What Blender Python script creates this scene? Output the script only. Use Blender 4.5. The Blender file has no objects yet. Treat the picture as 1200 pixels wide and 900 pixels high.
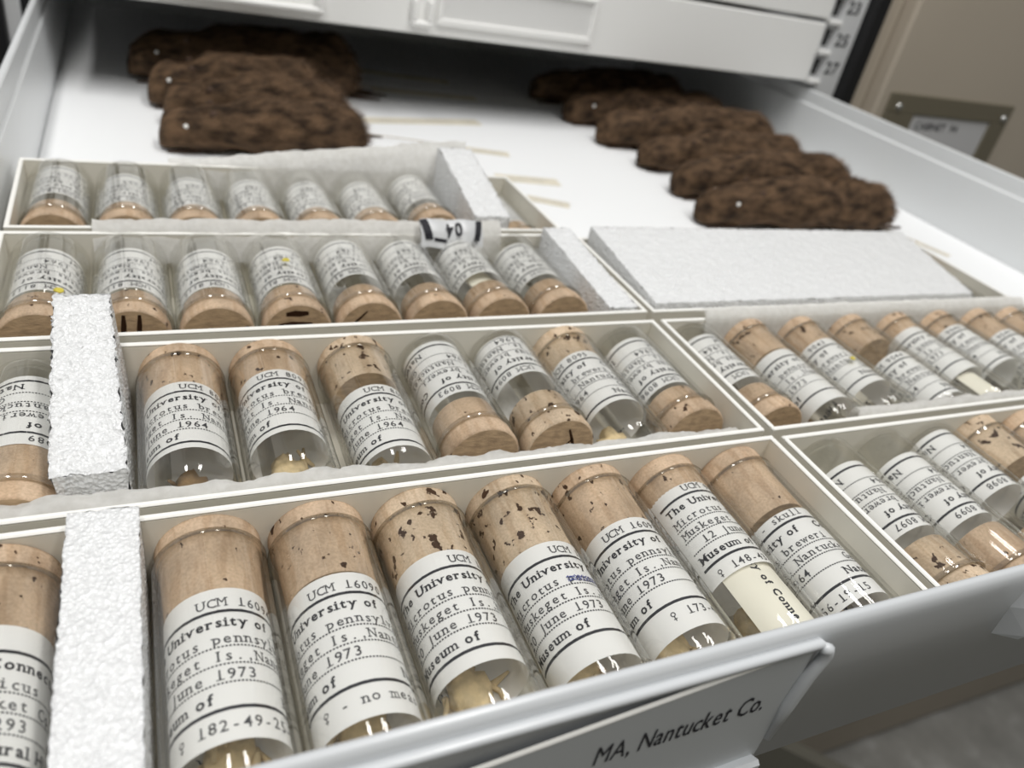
import bpy, math, random
import numpy as np

# ------------------------------------------------------------------ camera, world, lights, exposure
S = 0.001            # everything below is written in millimetres
OZ = 1440.0          # drawer floor stands 1.44 m above the room floor
CAMH = 170.0         # camera height above the drawer floor
PP = np.array([600., 450.])
VX = np.array([2593., 295.]); VY = np.array([142., -240.])      # vanishing points of the drawer's width and depth
FPX = math.sqrt(-float((VX-PP) @ (VY-PP)))
def unit(v): v = np.array(v, float); return v/np.linalg.norm(v)
_dx = unit([*(VX-PP), FPX]); _dy = unit([*(VY-PP), FPX]); _dz = np.cross(_dx, _dy)
if _dz[1] > 0: _dz = -_dz
RC = np.array([_dx, _dy, _dz])

scene = bpy.context.scene
col = scene.collection
from mathutils import Matrix
cam_data = bpy.data.cameras.new('camera'); cam = bpy.data.objects.new('camera', cam_data); col.objects.link(cam)
m = Matrix.Identity(4)
for i in range(3):
    m[i][0] = RC[i][0]; m[i][1] = -RC[i][1]; m[i][2] = -RC[i][2]
m[0][3] = 0; m[1][3] = 0; m[2][3] = (CAMH+OZ)*S
cam.matrix_world = m
cam_data.sensor_width = 36; cam_data.lens = FPX/1200*36
cam_data.clip_start = 0.005; cam_data.clip_end = 50
cam_data.dof.use_dof = True; cam_data.dof.focus_distance = 0.205; cam_data.dof.aperture_fstop = 13.0
scene.camera = cam

world = bpy.data.worlds.new('world'); scene.world = world; world.use_nodes = True
bg = world.node_tree.nodes['Background']; bg.inputs[0].default_value = (0.95, 0.98, 1.0, 1); bg.inputs[1].default_value = 0.29

def area(name, loc, sx, sy, power, rot=(0, 0, 0)):
    l = bpy.data.lights.new(name, 'AREA'); l.shape = 'RECTANGLE'; l.size = sx*S; l.size_y = sy*S; l.energy = power
    l.color = (1.0, 0.985, 0.96)
    o = bpy.data.objects.new(name, l); o.location = (loc[0]*S, loc[1]*S, (loc[2]+OZ)*S); o.rotation_euler = rot
    col.objects.link(o); return o
area('ceiling_light_left', (-180, -40, 1250), 110, 1150, 9.3)
area('ceiling_light_right', (420, -40, 1250), 110, 1150, 9.3)

scene.view_settings.view_transform = 'Standard'; scene.view_settings.look = 'None'
scene.view_settings.gamma = 1; scene.view_settings.exposure = 0.0; scene.view_settings.use_curve_mapping = False
try:
    scene.cycles.transparent_max_bounces = 40; scene.cycles.max_bounces = 10
except Exception: pass

rnd = random.Random(7); nrng = np.random.RandomState(5)

# ------------------------------------------------------------------ materials
def newmat(name):
    mt = bpy.data.materials.new(name); mt.use_nodes = True
    nt = mt.node_tree; nt.nodes.clear()
    out = nt.nodes.new('ShaderNodeOutputMaterial')
    return mt, nt, out
def N(nt, typ, **kw):
    n = nt.nodes.new(typ)
    for k, v in kw.items():
        if k in n.inputs: n.inputs[k].default_value = v
        else: setattr(n, k, v)
    return n
def ramp(nt, stops):
    r = nt.nodes.new('ShaderNodeValToRGB'); e = r.color_ramp.elements
    while len(e) < len(stops): e.new(0.5)
    for q, (p, c) in zip(e, stops): q.position = p; q.color = (*c, 1)
    return r
def principled(nt, out, color=(0.8, 0.8, 0.8), rough=0.5, spec=0.5, metallic=0.0):
    b = nt.nodes.new('ShaderNodeBsdfPrincipled')
    b.inputs['Base Color'].default_value = (*color, 1); b.inputs['Roughness'].default_value = rough
    b.inputs['Specular IOR Level'].default_value = spec; b.inputs['Metallic'].default_value = metallic
    nt.links.new(b.outputs[0], out.inputs[0]); return b
def coords(nt, scale=(1, 1, 1)):
    t = nt.nodes.new('ShaderNodeTexCoord'); mp = nt.nodes.new('ShaderNodeMapping'); mp.inputs['Scale'].default_value = scale
    nt.links.new(t.outputs['Object'], mp.inputs[0]); return mp
def mat(name, color, rough=0.5, spec=0.4, metallic=0.0, var=0.0, vscale=80, bump=0.0, bscale=900, stretch=(1, 1, 1)):
    mt, nt, out = newmat(name); b = principled(nt, out, color, rough, spec, metallic)
    mp = coords(nt, stretch)
    if var > 0:
        n = N(nt, 'ShaderNodeTexNoise', Scale=vscale, Detail=4.0); nt.links.new(mp.outputs[0], n.inputs['Vector'])
        c0 = tuple(max(0, x*(1-var)) for x in color); c1 = tuple(min(1, x*(1+var)) for x in color)
        r = ramp(nt, [(0.3, c0), (0.7, c1)]); nt.links.new(n.outputs[0], r.inputs[0]); nt.links.new(r.outputs[0], b.inputs['Base Color'])
    if bump > 0:
        n2 = N(nt, 'ShaderNodeTexNoise', Scale=bscale, Detail=3.0); nt.links.new(mp.outputs[0], n2.inputs['Vector'])
        bp = N(nt, 'ShaderNodeBump', Strength=bump, Distance=0.0006); nt.links.new(n2.outputs[0], bp.inputs['Height']); nt.links.new(bp.outputs[0], b.inputs['Normal'])
    return mt

def glass_mat():
    mt, nt, out = newmat('clear_glass')
    lw = N(nt, 'ShaderNodeLayerWeight', Blend=0.5)
    r = ramp(nt, [(0.0, (0.99, 0.99, 0.985)), (0.7, (0.975, 0.975, 0.965)), (0.88, (0.86, 0.86, 0.835)), (1.0, (0.34, 0.34, 0.31))])
    nt.links.new(lw.outputs['Facing'], r.inputs[0])
    tr = N(nt, 'ShaderNodeBsdfTransparent'); nt.links.new(r.outputs[0], tr.inputs[0])
    gl = N(nt, 'ShaderNodeBsdfGlossy', Roughness=0.03); gl.inputs[0].default_value = (1, 1, 1, 1)
    p5 = N(nt, 'ShaderNodeMath', operation='POWER'); p5.inputs[1].default_value = 4.0; nt.links.new(lw.outputs['Facing'], p5.inputs[0])
    fr = N(nt, 'ShaderNodeMath', operation='MULTIPLY_ADD'); fr.inputs[1].default_value = 0.9; fr.inputs[2].default_value = 0.04; nt.links.new(p5.outputs[0], fr.inputs[0])
    mx = nt.nodes.new('ShaderNodeMixShader'); nt.links.new(fr.outputs[0], mx.inputs[0]); nt.links.new(tr.outputs[0], mx.inputs[1]); nt.links.new(gl.outputs[0], mx.inputs[2])
    nt.links.new(mx.outputs[0], out.inputs[0]); return mt

def rim_mat():
    mt, nt, out = newmat('glass_rim')
    tr = N(nt, 'ShaderNodeBsdfTransparent'); tr.inputs[0].default_value = (0.72, 0.70, 0.65, 1)
    gl = N(nt, 'ShaderNodeBsdfGlossy', Roughness=0.08); gl.inputs[0].default_value = (1, 1, 1, 1)
    mx = nt.nodes.new('ShaderNodeMixShader'); mx.inputs[0].default_value = 0.16; nt.links.new(tr.outputs[0], mx.inputs[1]); nt.links.new(gl.outputs[0], mx.inputs[2])
    nt.links.new(mx.outputs[0], out.inputs[0]); return mt

def cork_mat(name, pits, tone=(0.55, 0.415, 0.295)):
    mt, nt, out = newmat(name); b = principled(nt, out, tone, 0.75, 0.25)
    oi = nt.nodes.new('ShaderNodeObjectInfo')
    t = nt.nodes.new('ShaderNodeTexCoord'); ad = N(nt, 'ShaderNodeVectorMath', operation='ADD')
    mul = N(nt, 'ShaderNodeVectorMath', operation='SCALE'); mul.inputs[3].default_value = 3.0
    cx = nt.nodes.new('ShaderNodeCombineXYZ')
    for k in range(3): nt.links.new(oi.outputs['Random'], cx.inputs[k])
    nt.links.new(cx.outputs[0], mul.inputs[0]); nt.links.new(t.outputs['Object'], ad.inputs[0]); nt.links.new(mul.outputs[0], ad.inputs[1])
    def noise(scale, detail, stretch):
        mp = nt.nodes.new('ShaderNodeMapping'); mp.inputs['Scale'].default_value = stretch
        nt.links.new(ad.outputs[0], mp.inputs[0]); n = N(nt, 'ShaderNodeTexNoise', Scale=scale, Detail=detail); nt.links.new(mp.outputs[0], n.inputs['Vector']); return n
    big = noise(110, 3, (1, 0.5, 1)); fine = noise(1400, 3, (1, 1, 1)); pit = noise(330, 4.0, (1, 0.8, 1)); streak = noise(260, 2, (1.5, 0.25, 1.5))
    r1 = ramp(nt, [(0.3, tuple(c*0.78 for c in tone)), (0.7, tuple(min(1, c*1.18) for c in tone))]); nt.links.new(big.outputs[0], r1.inputs[0])
    r2 = ramp(nt, [(0.35, (0.8, 0.78, 0.74)), (0.62, (1.08, 1.06, 1.04))]); nt.links.new(fine.outputs[0], r2.inputs[0])
    m1 = N(nt, 'ShaderNodeMix', data_type='RGBA', blend_type='MULTIPLY'); m1.inputs[0].default_value = 0.7
    nt.links.new(r1.outputs[0], m1.inputs[6]); nt.links.new(r2.outputs[0], m1.inputs[7])
    m2 = N(nt, 'ShaderNodeMix', data_type='RGBA', blend_type='MULTIPLY'); m2.inputs[0].default_value = 0.55
    r4 = ramp(nt, [(0.38, (0.75, 0.68, 0.6)), (0.5, (1, 1, 1))]); nt.links.new(streak.outputs[0], r4.inputs[0])
    nt.links.new(m1.outputs[2], m2.inputs[6]); nt.links.new(r4.outputs[0], m2.inputs[7])
    rp = ramp(nt, [(pits, (0, 0, 0)), (pits+0.025, (1, 1, 1))]); nt.links.new(pit.outputs[0], rp.inputs[0])
    m3 = N(nt, 'ShaderNodeMix', data_type='RGBA'); m3.inputs[7].default_value = (0.055, 0.028, 0.014, 1)
    nt.links.new(rp.outputs[0], m3.inputs[0]); nt.links.new(m2.outputs[2], m3.inputs[6]); nt.links.new(m3.outputs[2], b.inputs['Base Color'])
    bp = N(nt, 'ShaderNodeBump', Strength=0.6, Distance=0.0006, invert=True); nt.links.new(rp.outputs[0], bp.inputs['Height']); nt.links.new(bp.outputs[0], b.inputs['Normal'])
    return mt

def paper_mat():
    mt, nt, out = newmat('white_label_paper'); b = principled(nt, out, (0.92, 0.92, 0.91), 0.7, 0.2)
    tl = N(nt, 'ShaderNodeBsdfTranslucent'); tl.inputs[0].default_value = (0.90, 0.87, 0.80, 1)
    mx = nt.nodes.new('ShaderNodeMixShader'); mx.inputs[0].default_value = 0.17; nt.links.new(b.outputs[0], mx.inputs[1]); nt.links.new(tl.outputs[0], mx.inputs[2]); nt.links.new(mx.outputs[0], out.inputs[0])
    return mt

def foam_mat():
    mt, nt, out = newmat('white_foam'); b = principled(nt, out, (0.91, 0.92, 0.93), 0.22, 0.6)
    mp = coords(nt)
    v = N(nt, 'ShaderNodeTexVoronoi', Scale=900.0); nt.links.new(mp.outputs[0], v.inputs['Vector'])
    n = N(nt, 'ShaderNodeTexNoise', Scale=500.0, Detail=3.0); nt.links.new(mp.outputs[0], n.inputs['Vector'])
    ad = N(nt, 'ShaderNodeMath', operation='ADD'); nt.links.new(v.outputs['Distance'], ad.inputs[0]); nt.links.new(n.outputs[0], ad.inputs[1])
    bp = N(nt, 'ShaderNodeBump', Strength=0.85, Distance=0.0010); nt.links.new(ad.outputs[0], bp.inputs['Height']); nt.links.new(bp.outputs[0], b.inputs['Normal'])
    b.inputs['Subsurface Weight'].default_value = 0.35; b.inputs['Subsurface Radius'].default_value = (0.004, 0.004, 0.004); b.inputs['Subsurface Scale'].default_value = 1.0
    return mt

def tissue_mat():
    mt, nt, out = newmat('cotton_wadding')
    d = N(nt, 'ShaderNodeBsdfDiffuse'); tl = N(nt, 'ShaderNodeBsdfTranslucent'); tr = N(nt, 'ShaderNodeBsdfTransparent')
    mp = coords(nt); n = N(nt, 'ShaderNodeTexNoise', Scale=420.0, Detail=6.0); nt.links.new(mp.outputs[0], n.inputs['Vector'])
    r = ramp(nt, [(0.3, (0.84, 0.83, 0.80)), (0.7, (0.95, 0.945, 0.925))]); nt.links.new(n.outputs[0], r.inputs[0])
    nt.links.new(r.outputs[0], d.inputs[0]); nt.links.new(r.outputs[0], tl.inputs[0])
    bp = N(nt, 'ShaderNodeBump', Strength=0.3, Distance=0.001); nt.links.new(n.outputs[0], bp.inputs['Height']); nt.links.new(bp.outputs[0], d.inputs['Normal'])
    a = nt.nodes.new('ShaderNodeMixShader'); a.inputs[0].default_value = 0.45; nt.links.new(d.outputs[0], a.inputs[1]); nt.links.new(tl.outputs[0], a.inputs[2])
    c = nt.nodes.new('ShaderNodeMixShader'); c.inputs[0].default_value = 0.22; nt.links.new(a.outputs[0], c.inputs[1]); nt.links.new(tr.outputs[0], c.inputs[2])
    nt.links.new(c.outputs[0], out.inputs[0]); return mt

def fur_mat(name, dark, light):
    mt, nt, out = newmat(name); b = principled(nt, out, dark, 0.8, 0.15)
    mp = coords(nt, (0.5, 1, 1)); n = N(nt, 'ShaderNodeTexNoise', Scale=160.0, Detail=5.0); nt.links.new(mp.outputs[0], n.inputs['Vector'])
    r = ramp(nt, [(0.32, dark), (0.68, light)]); nt.links.new(n.outputs[0], r.inputs[0]); nt.links.new(r.outputs[0], b.inputs['Base Color'])
    return mt

def terrazzo_mat():
    mt, nt, out = newmat('polished_concrete'); b = principled(nt, out, (0.3, 0.3, 0.28), 0.35, 0.5)
    mp = coords(nt); n = N(nt, 'ShaderNodeTexNoise', Scale=7.0, Detail=7.0, Roughness=0.65); nt.links.new(mp.outputs[0], n.inputs['Vector'])
    r = ramp(nt, [(0.34, (0.38, 0.37, 0.345)), (0.55, (0.48, 0.47, 0.44)), (0.72, (0.72, 0.71, 0.69))]); nt.links.new(n.outputs[0], r.inputs[0]); nt.links.new(r.outputs[0], b.inputs['Base Color'])
    return mt

M = dict(
    glass=glass_mat(), glass_rim=rim_mat(), foam=foam_mat(), tissue=tissue_mat(), concrete=terrazzo_mat(),
    cork_smooth=cork_mat('smooth_cork', 0.70), cork_mid=cork_mat('lightly_pitted_cork', 0.645), cork_pit=cork_mat('pitted_cork', 0.605, (0.58, 0.46, 0.335)),
    cork_face=mat('cut_cork_end', (0.47, 0.34, 0.215), 0.85, 0.15, var=0.25, vscale=240, stretch=(1, 1, 3), bump=0.4, bscale=700),
    card=mat('cream_box_card', (0.74, 0.71, 0.625), 0.6, 0.3, var=0.03, vscale=60),
    rim=mat('white_card_edge', (0.92, 0.91, 0.87), 0.5, 0.3),
    paper=paper_mat(),
    slip=mat('cream_paper_slip', (0.80, 0.77, 0.66), 0.7, 0.2, var=0.05, vscale=70),
    tag=mat('buff_tag_paper', (0.76, 0.71, 0.59), 0.7, 0.2, var=0.08, vscale=50),
    ink=mat('black_ink', (0.025, 0.025, 0.03), 0.6, 0.2), typed=mat('typewriter_ink', (0.06, 0.06, 0.065), 0.7, 0.2, var=0.5, vscale=700),
    blue=mat('blue_pen_ink', (0.03, 0.05, 0.30), 0.5, 0.2), greyink=mat('faded_grey_ink', (0.30, 0.30, 0.31), 0.7, 0.2),
    crack=mat('dark_cork_crack', (0.035, 0.016, 0.008), 0.9, 0.1),
    bone=mat('old_bone', (0.66, 0.52, 0.30), 0.5, 0.4, var=0.28, vscale=260, bump=0.5, bscale=500),
    bone_dark=mat('brown_bone', (0.36, 0.23, 0.11), 0.5, 0.4, var=0.4, vscale=220, bump=0.5, bscale=500),
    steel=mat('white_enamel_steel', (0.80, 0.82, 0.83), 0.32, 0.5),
    front=mat('shaded_white_enamel', (0.60, 0.62, 0.64), 0.25, 0.55),  # white enamel like the walls, greyed to hold the front's shade
    liner=mat('white_drawer_liner', (0.93, 0.94, 0.95), 0.6, 0.3),
    upper=mat('off_white_enamel', (0.90, 0.90, 0.885), 0.4, 0.4),
    rail=mat('grey_rail_metal', (0.68, 0.69, 0.70), 0.4, 0.5),
    underside_shade=mat('shade_dark_steel', (0.10, 0.10, 0.10), 0.6, 0.3),  # drawer undersides darkened in colour to deepen the shade inside the cabinet
    dark=mat('gap_shade_dark', (0.02, 0.02, 0.022), 0.7, 0.2), seal=mat('black_rubber_seal', (0.012, 0.012, 0.013), 0.6, 0.3),  # near-black gap tone paints in the shade of recesses; seal is black rubber
    tan=mat('tan_painted_steel', (0.50, 0.44, 0.36), 0.45, 0.4, var=0.04, vscale=4), frame=mat('bronze_painted_plate', (0.17, 0.15, 0.105), 0.45, 0.5),
    screw=mat('bright_screw_steel', (0.7, 0.7, 0.68), 0.25, 0.6, metallic=1.0), card_grey=mat('grey_label_card', (0.60, 0.60, 0.61), 0.6, 0.3), card_drawer=mat('drawer_label_card', (0.50, 0.52, 0.53), 0.4, 0.4),
    olive=mat('olive_grey_door', (0.20, 0.19, 0.155), 0.5, 0.4), film=mat('white_plastic_film', (0.60, 0.61, 0.62), 0.3, 0.5),
    fur=fur_mat('brown_fur', (0.022, 0.014, 0.009), (0.14, 0.085, 0.048)), fur_hair=fur_mat('brown_hair', (0.032, 0.020, 0.013), (0.20, 0.125, 0.075)),
    skin=mat('dark_skin', (0.08, 0.05, 0.035), 0.7, 0.2), cotton=mat('cotton_eye', (0.85, 0.84, 0.80), 0.8, 0.1), string=mat('string', (0.55, 0.48, 0.36), 0.8, 0.1),
    yellow=mat('yellow_spot', (0.62, 0.52, 0.08), 0.6, 0.3),
)

# ------------------------------------------------------------------ mesh helpers (millimetres in, metres out)
class MB:
    def __init__(s): s.v = []; s.f = []; s.mi = []; s.sm = []
    def add(s, verts, faces, mi=0, smooth=False):
        o = len(s.v); s.v.extend([tuple(map(float, p)) for p in verts])
        for f in faces: s.f.append(tuple(o+i for i in f)); s.mi.append(mi); s.sm.append(smooth)
        return s
    def box(s, x0, x1, y0, y1, z0, z1, mi=0):
        v = [(x, y, z) for z in (z0, z1) for y in (y0, y1) for x in (x0, x1)]
        return s.add(v, [(0, 2, 3, 1), (4, 5, 7, 6), (0, 1, 5, 4), (1, 3, 7, 5), (3, 2, 6, 7), (2, 0, 4, 6)], mi)
    def bbox(s, x0, x1, y0, y1, z0, z1, b=0.6, mi=0):
        # bevelled box: 24 verts
        P = {}
        v = []
        for ix, (xa, sx) in enumerate(((x0, 1), (x1, -1))):
            for iy, (ya, sy) in enumerate(((y0, 1), (y1, -1))):
                for iz, (za, sz) in enumerate(((z0, 1), (z1, -1))):
                    P[(ix, iy, iz, 0)] = len(v); v.append((xa, ya+sy*b, za+sz*b))
                    P[(ix, iy, iz, 1)] = len(v); v.append((xa+sx*b, ya, za+sz*b))
                    P[(ix, iy, iz, 2)] = len(v); v.append((xa+sx*b, ya+sy*b, za))
        F = []
        for i in (0, 1):
            q = [P[(i, a, c, 0)] for a, c in ((0, 0), (1, 0), (1, 1), (0, 1))]; F.append(q if i else q[::-1])
            q = [P[(a, i, c, 1)] for a, c in ((0, 0), (0, 1), (1, 1), (1, 0))]; F.append(q if i else q[::-1])
            q = [P[(a, c, i, 2)] for a, c in ((0, 0), (1, 0), (1, 1), (0, 1))]; F.append(q if i else q[::-1])
        for a in (0, 1):
            for c in (0, 1):
                F.append([P[(0, a, c, 1)], P[(1, a, c, 1)], P[(1, a, c, 2)], P[(0, a, c, 2)]])
                F.append([P[(a, 0, c, 0)], P[(a, 1, c, 0)], P[(a, 1, c, 2)], P[(a, 0, c, 2)]])
                F.append([P[(a, c, 0, 0)], P[(a, c, 1, 0)], P[(a, c, 1, 1)], P[(a, c, 0, 1)]])
                for d in (0, 1): pass
        for a in (0, 1):
            for c in (0, 1):
                for d in (0, 1): F.append([P[(a, c, d, k)] for k in range(3)])
        return s.add(v, F, mi)
    def prism(s, poly, axis, a0, a1, mi=0, smooth=False):
        # poly: 2D points in the plane normal to axis ('x': (y,z), 'y': (x,z), 'z': (x,y))
        def P(p, a): return {'x': (a, p[0], p[1]), 'y': (p[0], a, p[1]), 'z': (p[0], p[1], a)}[axis]
        n = len(poly); v = [P(p, a0) for p in poly]+[P(p, a1) for p in poly]
        F = [(i, (i+1) % n, (i+1) % n+n, i+n) for i in range(n)]
        s.add(v, F, mi, smooth); s.add(v[:n], [tuple(range(n))[::-1]], mi); s.add(v[n:], [tuple(range(n))], mi); return s
    def lathe(s, prof, seg=40, axis='y', mi=0, smooth=True, cap0=False, cap1=False, c=(0, 0)):
        # prof: (radius, along); c = offset of the axis in the two other coordinates
        v = []
        for r, a in prof:
            for k in range(seg):
                t = 2*math.pi*k/seg; u, w = r*math.sin(t)+c[0], r*math.cos(t)+c[1]
                v.append({'y': (u, a, w), 'z': (u, w, a), 'x': (a, u, w)}[axis])
        F = []
        for i in range(len(prof)-1):
            for k in range(seg):
                a = i*seg+k; b = i*seg+(k+1) % seg
                F.append((a, b, b+seg, a+seg))
        s.add(v, F, mi, smooth)
        if cap0: s.add(v[:seg], [tuple(range(seg))], mi)
        if cap1: s.add(v[-seg:], [tuple(range(seg))[::-1]], mi)
        return s
    def tube(s, pts, rad, seg=8, mi=0):
        pts = [np.array(p, float) for p in pts]; n = len(pts); v = []
        for i, p in enumerate(pts):
            d = unit(pts[min(i+1, n-1)]-pts[max(i-1, 0)]); h = np.array([0, 0, 1.]) if abs(d[2]) < .9 else np.array([1., 0, 0])
            a = unit(np.cross(d, h)); b = np.cross(d, a); r = rad[i] if hasattr(rad, '__len__') else rad
            for k in range(seg):
                t = 2*math.pi*k/seg; v.append(p+r*(math.cos(t)*a+math.sin(t)*b))
        F = [(i*seg+k, i*seg+(k+1) % seg, (i+1)*seg+(k+1) % seg, (i+1)*seg+k) for i in range(n-1) for k in range(seg)]
        F += [tuple(range(seg))[::-1], tuple((n-1)*seg+k for k in range(seg))]
        return s.add(v, F, mi, True)
    def ellipsoid(s, c, r, seg=14, rings=9, mi=0, fn=None):
        v = []
        for i in range(rings+1):
            ph = math.pi*i/rings
            for k in range(seg):
                t = 2*math.pi*k/seg; p = np.array([math.sin(ph)*math.cos(t), math.sin(ph)*math.sin(t), math.cos(ph)])
                q = p*np.array(r)
                if fn: q = fn(p, q)
                v.append(np.array(c)+q)
        F = [(i*seg+k, (i+1)*seg+k, (i+1)*seg+(k+1) % seg, i*seg+(k+1) % seg) for i in range(rings) for k in range(seg)]
        return s.add(v, F, mi, True)
    def mesh(s, name, mats):
        me = bpy.data.meshes.new(name); me.from_pydata([(p[0]*S, p[1]*S, p[2]*S) for p in s.v], [], s.f)
        for k in mats: me.materials.append(M[k])
        me.polygons.foreach_set('material_index', s.mi); me.polygons.foreach_set('use_smooth', s.sm)
        me.validate(); me.update(); return me
    def build(s, name, mats, parent=None, loc=None, rot=None):
        if isinstance(mats, str): mats = [mats]
        return link(name, s.mesh(name, mats), parent, loc, rot)
def link(name, me, parent=None, loc=None, rot=None):
    o = bpy.data.objects.new(name, me); col.objects.link(o)
    if parent is not None:
        o.parent = parent
        if loc is not None: o.location = tuple(c*S for c in loc)
    else:
        l = loc if loc is not None else (0, 0, 0); o.location = (l[0]*S, l[1]*S, (l[2]+OZ)*S)
    if rot is not None: o.rotation_euler = rot
    return o
def tag(o, label, cat, group=None, kind=None):
    o['label'] = label; o['category'] = cat
    if group: o['group'] = group
    if kind: o['kind'] = kind
    return o
def thing(name, label, cat, loc=(0, 0, 0), rot=(0, 0, 0), group=None):
    o = bpy.data.objects.new(name, None); col.objects.link(o); o.empty_display_size = 0.01
    o.location = (loc[0]*S, loc[1]*S, (loc[2]+OZ)*S); o.rotation_euler = rot
    return tag(o, label, cat, group)
def struct(o, label=None):
    o['kind'] = 'structure'
    if label: o['label'] = label
    return o

# ------------------------------------------------------------------ lettering: glyph outlines of the built-in font, slab serifs added
GL = {}
def glyph(ch, bold):
    key = (ch, bold)
    if key in GL: return GL[key]
    cu = bpy.data.curves.new('glyph', 'FONT'); cu.body = ch; cu.size = 1.0; cu.resolution_u = 2; cu.fill_mode = 'FRONT'; cu.offset = (0.0 if ch in 'MWNmwAV' else 0.007) if not bold else (0.010 if ch in 'MWNmw' else 0.026)
    ob = bpy.data.objects.new('glyph', cu)
    me = ob.to_mesh(); me.calc_loop_triangles()
    v = np.array([(p.co.x, p.co.y) for p in me.vertices]).reshape(-1, 2); t = [tuple(q.vertices) for q in me.loop_triangles]
    ob.to_mesh_clear(); bpy.data.objects.remove(ob); bpy.data.curves.remove(cu)
    GL[key] = (v, t); return GL[key]
FEET = {'n': (0.1, .9), 'm': (.06, .5, .94), 'h': (.1, .9), 'k': (.1, .9), 'r': (.2,), 'f': (.4,), 'i': (.5,), 'l': (.5,), '1': (.62,), 'd': (.95,), 'a': (.95,), 'u': (.95,),
        'A': (.06, .94), 'M': (.07, .93), 'N': (.08,), 'H': (.08, .92), 'I': (.5,), 'T': (.5,), 'P': (.12,), 'F': (.1,), 'R': (.1, .95), 'x': (.1, .9), 'K': (.1, .9), 'X': (.1, .9)}
TOPX = {'n': (.05,), 'm': (.02,), 'r': (.08,), 'i': (.25,), 'u': (.02, .8), 'p': (.02,), 'v': (.06, .94), 'w': (.05, .95), 'y': (.06, .94), 'x': (.1, .9)}
TOPC = {'h': (.02,), 'k': (.02,), 'l': (.25,), 'd': (.8,), 'b': (.02,), 'M': (.02, .98), 'N': (.02, .92), 'U': (.08, .92), 'H': (.08, .92), 'I': (.5,), 'K': (.1, .9)}
class Print:
    """flat lettering in (s, t): s to the right, t down from the top edge of the sheet, both in mm"""
    def __init__(s): s.v = []; s.f = []; s.mi = []
    def poly(s, pts, faces, mi=0):
        o = len(s.v); s.v += [tuple(p) for p in pts]; s.f += [tuple(o+i for i in f) for f in faces]; s.mi += [mi]*len(faces)
    def rule(s, s0, s1, t, w, mi=0, seg=24):
        a = np.linspace(s0, s1, seg+1); pts = [(x, t-w/2) for x in a]+[(x, t+w/2) for x in a]
        s.poly(pts, [(i, i+seg+1, i+seg+2, i+1) for i in range(seg)], mi)
    def dots(s, s0, s1, t, mi=0, pitch=0.78, d=0.40):
        x = s0
        while x < s1:
            s.poly([(x, t-d/2), (x, t+d/2), (x+d*1.2, t+d/2), (x+d*1.2, t-d/2)], [(0, 1, 2, 3)], mi); x += pitch
    def text(s, txt, s0, base, cap, pitch=None, bold=False, serif=True, mi=0, jit=0.0, track=1.0, slant=0.0):
        HX = glyph('x', bold)[0][:, 1].max(); HC = glyph('H', bold)[0][:, 1].max(); size = cap/HC; x = s0; xh = HX*size
        for ch in txt:
            if ch == ' ':
                x += pitch if pitch else 0.30*size*track; continue
            if ch in '\u2640\u2642':
                r = cap*0.28; cx, cy = x+r*1.2, base-cap*0.66; n = 14; pts = []
                for rr in (r, r*0.62): pts += [(cx+rr*math.cos(2*math.pi*k/n), cy+rr*math.sin(2*math.pi*k/n)) for k in range(n)]
                s.poly(pts, [(k, (k+1) % n, (k+1) % n+n, k+n) for k in range(n)], mi); w = cap*0.05
                s.poly([(cx-w, cy+r), (cx-w, base+.15*cap), (cx+w, base+.15*cap), (cx+w, cy+r)], [(0, 1, 2, 3)], mi)
                s.poly([(cx-r*.7, base-w*3), (cx-r*.7, base-w), (cx+r*.7, base-w), (cx+r*.7, base-w*3)], [(0, 1, 2, 3)], mi)
                x += pitch if pitch else 3*r; continue
            v, t = glyph(ch, bold)
            if len(v) == 0: x += pitch or size*.3; continue
            x0, x1 = v[:, 0].min(), v[:, 0].max(); w = (x1-x0)*size
            if pitch:
                k = min(1.0, 0.88*pitch/w) if w > 0 else 1; w2 = w*k; ox = x+(pitch-w2)/2
            else: k = 1; w2 = w; ox = x
            dy = rnd.uniform(-jit, jit); dxr = rnd.uniform(-jit, jit)
            pts = [(ox+dxr+(a-x0)*size*k+slant*b*size, base+dy-b*size) for a, b in v]
            s.poly(pts, [q[::-1] for q in t], mi)
            if serif:
                th = size*(0.045 if not bold else 0.05)
                for tab, lev in ((FEET, 0.0), (TOPX, xh-th*1.5), (TOPC, HC*size-th*1.5)):
                    for fx in tab.get(ch, ()):
                        hw = size*(0.12 if ch not in 'il1' else (0.22 if tab is FEET else 0.12))
                        cxx = ox+dxr+fx*w2; yb = base+dy-lev
                        s.poly([(cxx-hw, yb-th*1.5), (cxx-hw, yb), (cxx+hw, yb), (cxx+hw, yb-th*1.5)], [(0, 1, 2, 3)], mi)
            x += pitch if pitch else w2+0.085*size*track+(0.04*size if serif else 0)
        return x
    def mesh(s, name, fn, mats):
        me = bpy.data.meshes.new(name); me.from_pydata([tuple(c*S for c in fn(a, b)) for a, b in s.v], [], s.f)
        for k in mats: me.materials.append(M[k])
        me.polygons.foreach_set('material_index', s.mi); me.update(); return me

def on_y(u, v, y):           # photo pixel -> point on the upright plane at depth y
    d = RC @ np.array([u-PP[0], v-PP[1], FPX]); return d*(y/d[1])+np.array([0, 0, CAMH])
def on_z(u, v, z):           # photo pixel -> point on the level plane at height z
    d = RC @ np.array([u-PP[0], v-PP[1], FPX]); return d*((z-CAMH)/d[2])+np.array([0, 0, CAMH])

# ------------------------------------------------------------------ room
fl = MB().box(-2500, 4200, -2500, 3200, -OZ-40, -OZ).build('floor', 'concrete'); struct(fl, 'mottled grey polished concrete floor')

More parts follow.
